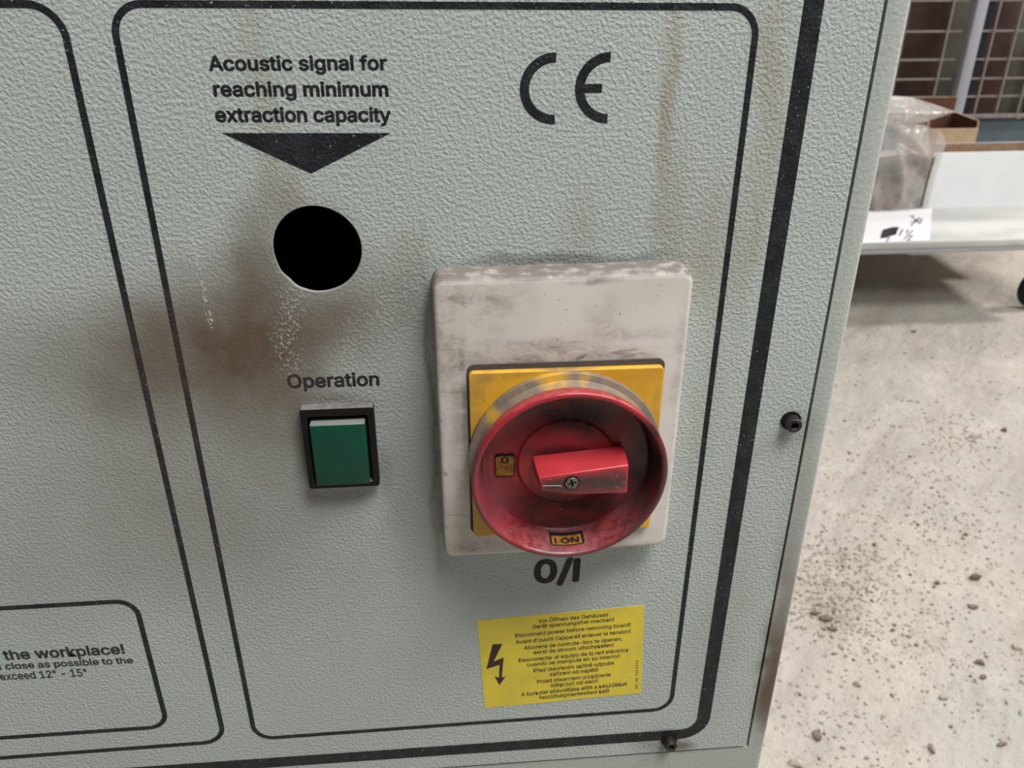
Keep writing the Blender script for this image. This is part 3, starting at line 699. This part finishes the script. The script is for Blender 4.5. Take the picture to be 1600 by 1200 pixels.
def bagmesh(vmax, ins, lump, seed):
    b = bmesh.new(); NU, NV = 40, 36; F, K = [], []
    def ed(v):
        f = v * (len(edge) - 1); i = min(int(f), len(edge) - 2); return edge[i].lerp(edge[i + 1], f - i)
    for j in range(NV + 1):
        v = j / NV * vmax; e_ = ed(v); fr, bk = [], []
        ztop_l = ztop * v if v < 1 else ztop
        for i in range(NU + 1):
            u = i / NU; x = xl_ + ins + (e_.x - xl_ - 2 * ins) * u
            z = (e_.z * u + (ztop * 1.02 * v) * (1 - u)); z = max(z, .0) + ins * .1
            t_ = max(0, 1 - abs(2 * u - 1) ** 2.6) * (1 - .72 * v ** 1.5)
            q_ = Vector((x * 9 + seed, z * 5, v))
            wr = (abs(noise.noise(q_ * 1.3)) * 2 - .5) * .016 + noise.noise(Vector((x * 40, z * 12, seed))) * .004
            wr *= min(1, 6 * min(u, 1 - u) + .1)
            dep = max(.002, .062 * t_ ** .7 - ins); l_ = noise.noise(Vector((x, z, seed)) * 45) * lump
            yf, yk_ = -.03 - dep + wr + l_, -.03 + min(dep * .5, .03)
            if x + cxb > wx0 - .014: lim = yb - .008 - bag.location.y; yk_ = min(yk_, lim); yf = min(yf, lim - .003)
            fr.append(b.verts.new((x, yf, z))); bk.append(b.verts.new((x, yk_, z)))
        F.append(fr); K.append(bk)
    for j in range(NV):
        for i in range(NU):
            b.faces.new((F[j][i], F[j][i + 1], F[j + 1][i + 1], F[j + 1][i])); b.faces.new((K[j][i + 1], K[j][i], K[j + 1][i], K[j + 1][i + 1]))
        b.faces.new((F[j][0], F[j + 1][0], K[j + 1][0], K[j][0])); b.faces.new((F[j + 1][NU], F[j][NU], K[j][NU], K[j + 1][NU]))
    for i in range(NU): b.faces.new((F[0][i + 1], F[0][i], K[0][i], K[0][i + 1])); b.faces.new((F[NV][i], F[NV][i + 1], K[NV][i + 1], K[NV][i]))
    return b
bm_obj('bag_film', bagmesh(1, 0, 0, 2.0), m_film, bag, True)
m_cont = NT('brown_offcuts', .9, .1); c = m_cont
m_cont.set('Base Color', c.mix(c.ramp(c.noise(18, 4), .4, .62), srgb(120, 100, 86), srgb(52, 40, 36))); m_cont.set('Normal', c.bump(c.noise(60, 4), .01)); m_cont = m_cont.m
bm_obj('bag_contents', bagmesh(.50, .018, .008, 2.0), m_cont, bag, True)
# loose pointed top of the bag, one crease along it
b = bmesh.new(); tips = [A(1376, 192, yg), A(1440, 193, yg + .01), A(1494, 175, yg + .03), A(1430, 152, yg + .05), A(1376, 146, yg + .05)]
n = 14; T0, T1 = [], []
for i in range(n + 1):
    u = i / n; lo = tips[0].lerp(tips[1], min(u / .55, 1)) if u < .55 else tips[1].lerp(tips[2], (u - .55) / .45)
    hi = tips[4].lerp(tips[3], min(u / .5, 1)) if u < .5 else tips[3].lerp(tips[2], (u - .5) / .5)
    lo.x -= .08 * (1 - u) ** 3; hi.x -= .08 * (1 - u) ** 3
    ra, rb = [], []
    for j in range(9):
        v = j / 8; p = lo.lerp(hi, v) - bag.location; k = (v / .42 if v < .42 else (1 - v) / .58) * min(1, (1 - u) * 3)
        d = Vector((0, -1, .2)) * (.034 * k + .003 * noise.noise(p * 22)); ra.append(b.verts.new(p + d)); rb.append(b.verts.new(p - d * .3 + Vector((0, .002, 0))))
    T0.append(ra); T1.append(rb)
for i in range(n):
    for j in range(8):
        b.faces.new((T0[i][j], T0[i + 1][j], T0[i + 1][j + 1], T0[i][j + 1])); b.faces.new((T1[i][j + 1], T1[i + 1][j + 1], T1[i + 1][j], T1[i][j]))
autosmooth(bm_obj('bag_flap', b, m_film, bag, True), 25)

# ------------------------------------------------------------------ wire mesh cage behind
YM = 3.0
m_wire = simple('galvanised_wire', srgb(150, 140, 138), .5, .5, .3); m_post = simple('pale_grey_post', srgb(176, 176, 186), .5, .4, var=.03)
m_kick = simple('blue_grey_steel', srgb(92, 104, 112), .5, .4, var=.1, scale=5); m_navy = simple('dark_navy_paint', srgb(38, 42, 50), .6, .3)
cage = bpy.data.objects.new('wire_cage', None); COL.objects.link(cage); cage.location = (1.97, YM, 0)
tag(cage, 'grey wire mesh cage front with pale post and blue-grey kick plate', 'cage')
def cbox(name, x0, x1, y0, y1, z0, z1, mat, bev=0.0): return box(name, x0 - 1.97, x1 - 1.97, y0 - YM, y1 - YM, z0, z1, mat, cage, bev)
px_ = A(1513, 75, YM).x
cbox('post', px_ - .021, px_ + .021, YM - .03, YM + .01, .20, 1.5, m_post, .003)
cbox('upright', px_ + .026, px_ + .066, YM + .006, YM + .03, 0, 1.5, m_navy)
cbox('kick_plate', 1.2, 3.0, YM - .012, YM + .0, .02, A(1565, 185, YM).z, m_kick, .003)
cbox('kick_rail', 1.2, 3.0, YM - .03, YM - .012, A(1565, 182, YM).z, A(1565, 176, YM).z, m_wire, .002)
for py in (0, 48, 92, 122, 150):
    z = A(1560, py, YM).z
    cbox('wire', 1.2, px_ - .04, YM - .004, YM + .002, z - .0035, z + .0035, m_wire); cbox('wire', px_ + .03, 3.0, YM - .004, YM + .002, z - .0035, z + .0035, m_wire)
xs = [A(1457, 152, YM).x, A(1527, 150, YM).x, A(1561, 150, YM).x]
dx = xs[2] - xs[1]
for x in [xs[0] - 2 * dx * 1.9, xs[0] - dx * 1.9, xs[0]] + [xs[1] + dx * i for i in range(7)]:
    cbox('wire', x - .0035, x + .0035, YM - .008, YM - .002, .2, 1.5, m_wire)
m_b1 = simple('dark_brown_board', srgb(84, 62, 58), .8, .2, var=.2, scale=6); m_b2 = simple('olive_grey_board', srgb(104, 100, 90), .8, .2, var=.12, scale=6)
part = bpy.data.objects.new('board_stack', None); COL.objects.link(part); part.location = (2.2, YM + .25, 0)
tag(part, 'upright dark brown and olive boards stored behind the wire cage', 'boards')
def board(x0, x1, y, m): box('board', x0 - 2.2, x1 - 2.2, y - YM - .25, y - YM - .225, 0, 1.3, m, part, .002)
YB = YM + .22
def bx(px, py=75): return A(px, py, YB).x
for a_, b_, m_, dy in ((1330, 1385, m_b2, .03), (1385, 1478, m_b1, 0), (1482, 1530, m_b2, .03), (1535, 1578, m_b1, 0), (1580, 1625, m_b2, .03), (1630, 1690, m_b1, 0), (1694, 1740, m_b2, .03)):
    board(bx(a_), bx(b_), YB + dy, m_)

# ------------------------------------------------------------------ debris on the floor
def chip_mesh(name, seed, sx, sy, sz):
    r = random.Random(seed); b = bmesh.new(); bmesh.ops.create_icosphere(b, subdivisions=1, radius=1)
    for v in b.verts:
        v.co *= 1 + r.uniform(-.45, .35); v.co.x *= sx; v.co.y *= sy; v.co.z = max(v.co.z, -.55) * sz
    me = bpy.data.meshes.new(name); b.to_mesh(me); b.free(); return me
m_chipd = simple('brown_crumb', srgb(140, 124, 110), .9, .1, var=.2, scale=90)
m_chipl = simple('pale_crumb', srgb(190, 179, 165), .9, .1, var=.15, scale=90)
big = [(1288, 968, .016, .010, .008, 1, 'dark brown crumb, largest of the clump beside the cabinet edge'), (1272, 958, .012, .008, .007, 1, 'dark brown crumb at the upper left of the clump'),
    (1300, 985, .010, .009, .006, 1, 'dark crumb at the lower right of the clump'), (1522, 905, .012, .010, .012, 1, 'pointed grey crumb standing right of centre on open floor'),
    (1464, 912, .007, .006, .007, 1, 'small pyramid-shaped grey crumb left of the pointed crumb'), (1520, 951, .010, .007, .006, 1, 'flat dark grey crumb below the pointed crumb'),
    (1530, 1038, .012, .007, .006, 1, 'oblong brown crumb, upper of a pair at lower right'), (1536, 1060, .012, .007, .006, 1, 'oblong brown crumb, lower of a pair at lower right'),
    (1456, 1170, .007, .012, .008, 0, 'pale upright splinter near the bottom of the floor'), (1245, 1195, .016, .012, .008, 0, 'pale wood chip at the cabinet foot, bottom of the picture'),
    (1340, 1070, .011, .007, .006, 0, 'pale oval chip with dark side, mid floor near the cabinet'), (1590, 1015, .014, .009, .007, 0, 'pale chip at the right edge of the floor'),
    (1475, 1090, .010, .007, .006, 0, 'pale pebble between the oblong crumbs and the splinter'), (1525, 683, .022, .012, .010, 0, 'white flaky chip beside the small debris heap'),
    (1568, 675, .009, .007, .008, 1, 'single grey pebble right of the white flaky chip'), (1278, 1152, .010, .012, .006, 1, 'dark crumb low on the floor beside the cabinet'),
    (1565, 1163, .014, .006, .005, 1, 'elongated grey splinter at bottom right'), (1426, 520, .016, .008, .006, 1, 'dark flat crumb lying in front of the trolley shadow')]
for k, (px, py, a_, b_, h_, dk, lab) in enumerate(big):
    g_ = G(px, py); o = link('floor_chip', chip_mesh('floor_chip', k, a_ * .7, b_ * .7, h_ * .7), m_chipd if dk else m_chipl)
    o.location = (g_.x, g_.y, fz(g_.x, g_.y) + h_ * .33); o.rotation_euler = (0, 0, random.uniform(-.5, .5))
    tag(o, lab, 'debris', 'larger crumbs and chips scattered on the floor')
def scatter(name, parts, mats, lab):
    verts, faces, mi = [], [], []
    clumps = [(G(1285, 960), .06), (G(1300, 930), .12), (G(1350, 940), .12), (G(1290, 890), .10), (G(1360, 880), .16), (G(1500, 690), .10), (G(1400, 720), .2), (G(1480, 810), .15), (G(1320, 1180), .12), (G(1450, 1000), .2)]
    for k_, (n, seed) in enumerate(parts):
        r = random.Random(seed)
        for i in range(n):
            if r.random() < .6:
                c_, s_ = r.choice(clumps); x, y = r.gauss(c_.x, s_ * .45), r.gauss(c_.y, s_ * .6)
            else: x, y = r.uniform(.25, 2.0), r.uniform(.45, 1.68)
            if x < .2 or y > 1.68: continue
            s = .0008 + .0032 * r.random() ** 4; z = fz(x, y); b0 = len(verts); m_ = 5; ph = r.random() * 6; el = r.uniform(.5, 1.8); ro = r.random() * 3.14
            def put(a, k, h):
                u, v = k * el * math.cos(a), k * math.sin(a); verts.append((x + u * math.cos(ro) - v * math.sin(ro), y + u * math.sin(ro) + v * math.cos(ro), h))
            for j in range(m_): put(ph + j * 2 * math.pi / m_, s * r.uniform(.7, 1.2), z - .0003)
            for j in range(m_): put(ph + .5 + j * 2 * math.pi / m_, s * r.uniform(.4, .8), z + s * r.uniform(.3, .9))
            faces.append([b0 + 5 + j for j in range(5)]); mi.append(k_)
            for j in range(5): faces.append([b0 + j, b0 + (j + 1) % 5, b0 + 5 + (j + 1) % 5, b0 + 5 + j]); mi.append(k_)
    me = bpy.data.meshes.new(name); me.from_pydata(verts, [], faces)
    o = link(name, me, mats)
    me.polygons.foreach_set('material_index', mi); tag(o, lab, 'debris', kind='stuff')
scatter('floor_grit', ((650, 3), (9000, 4)), [m_chipd, m_chipl], 'fine brown grit and pale sawdust flakes scattered over the dusty floor')
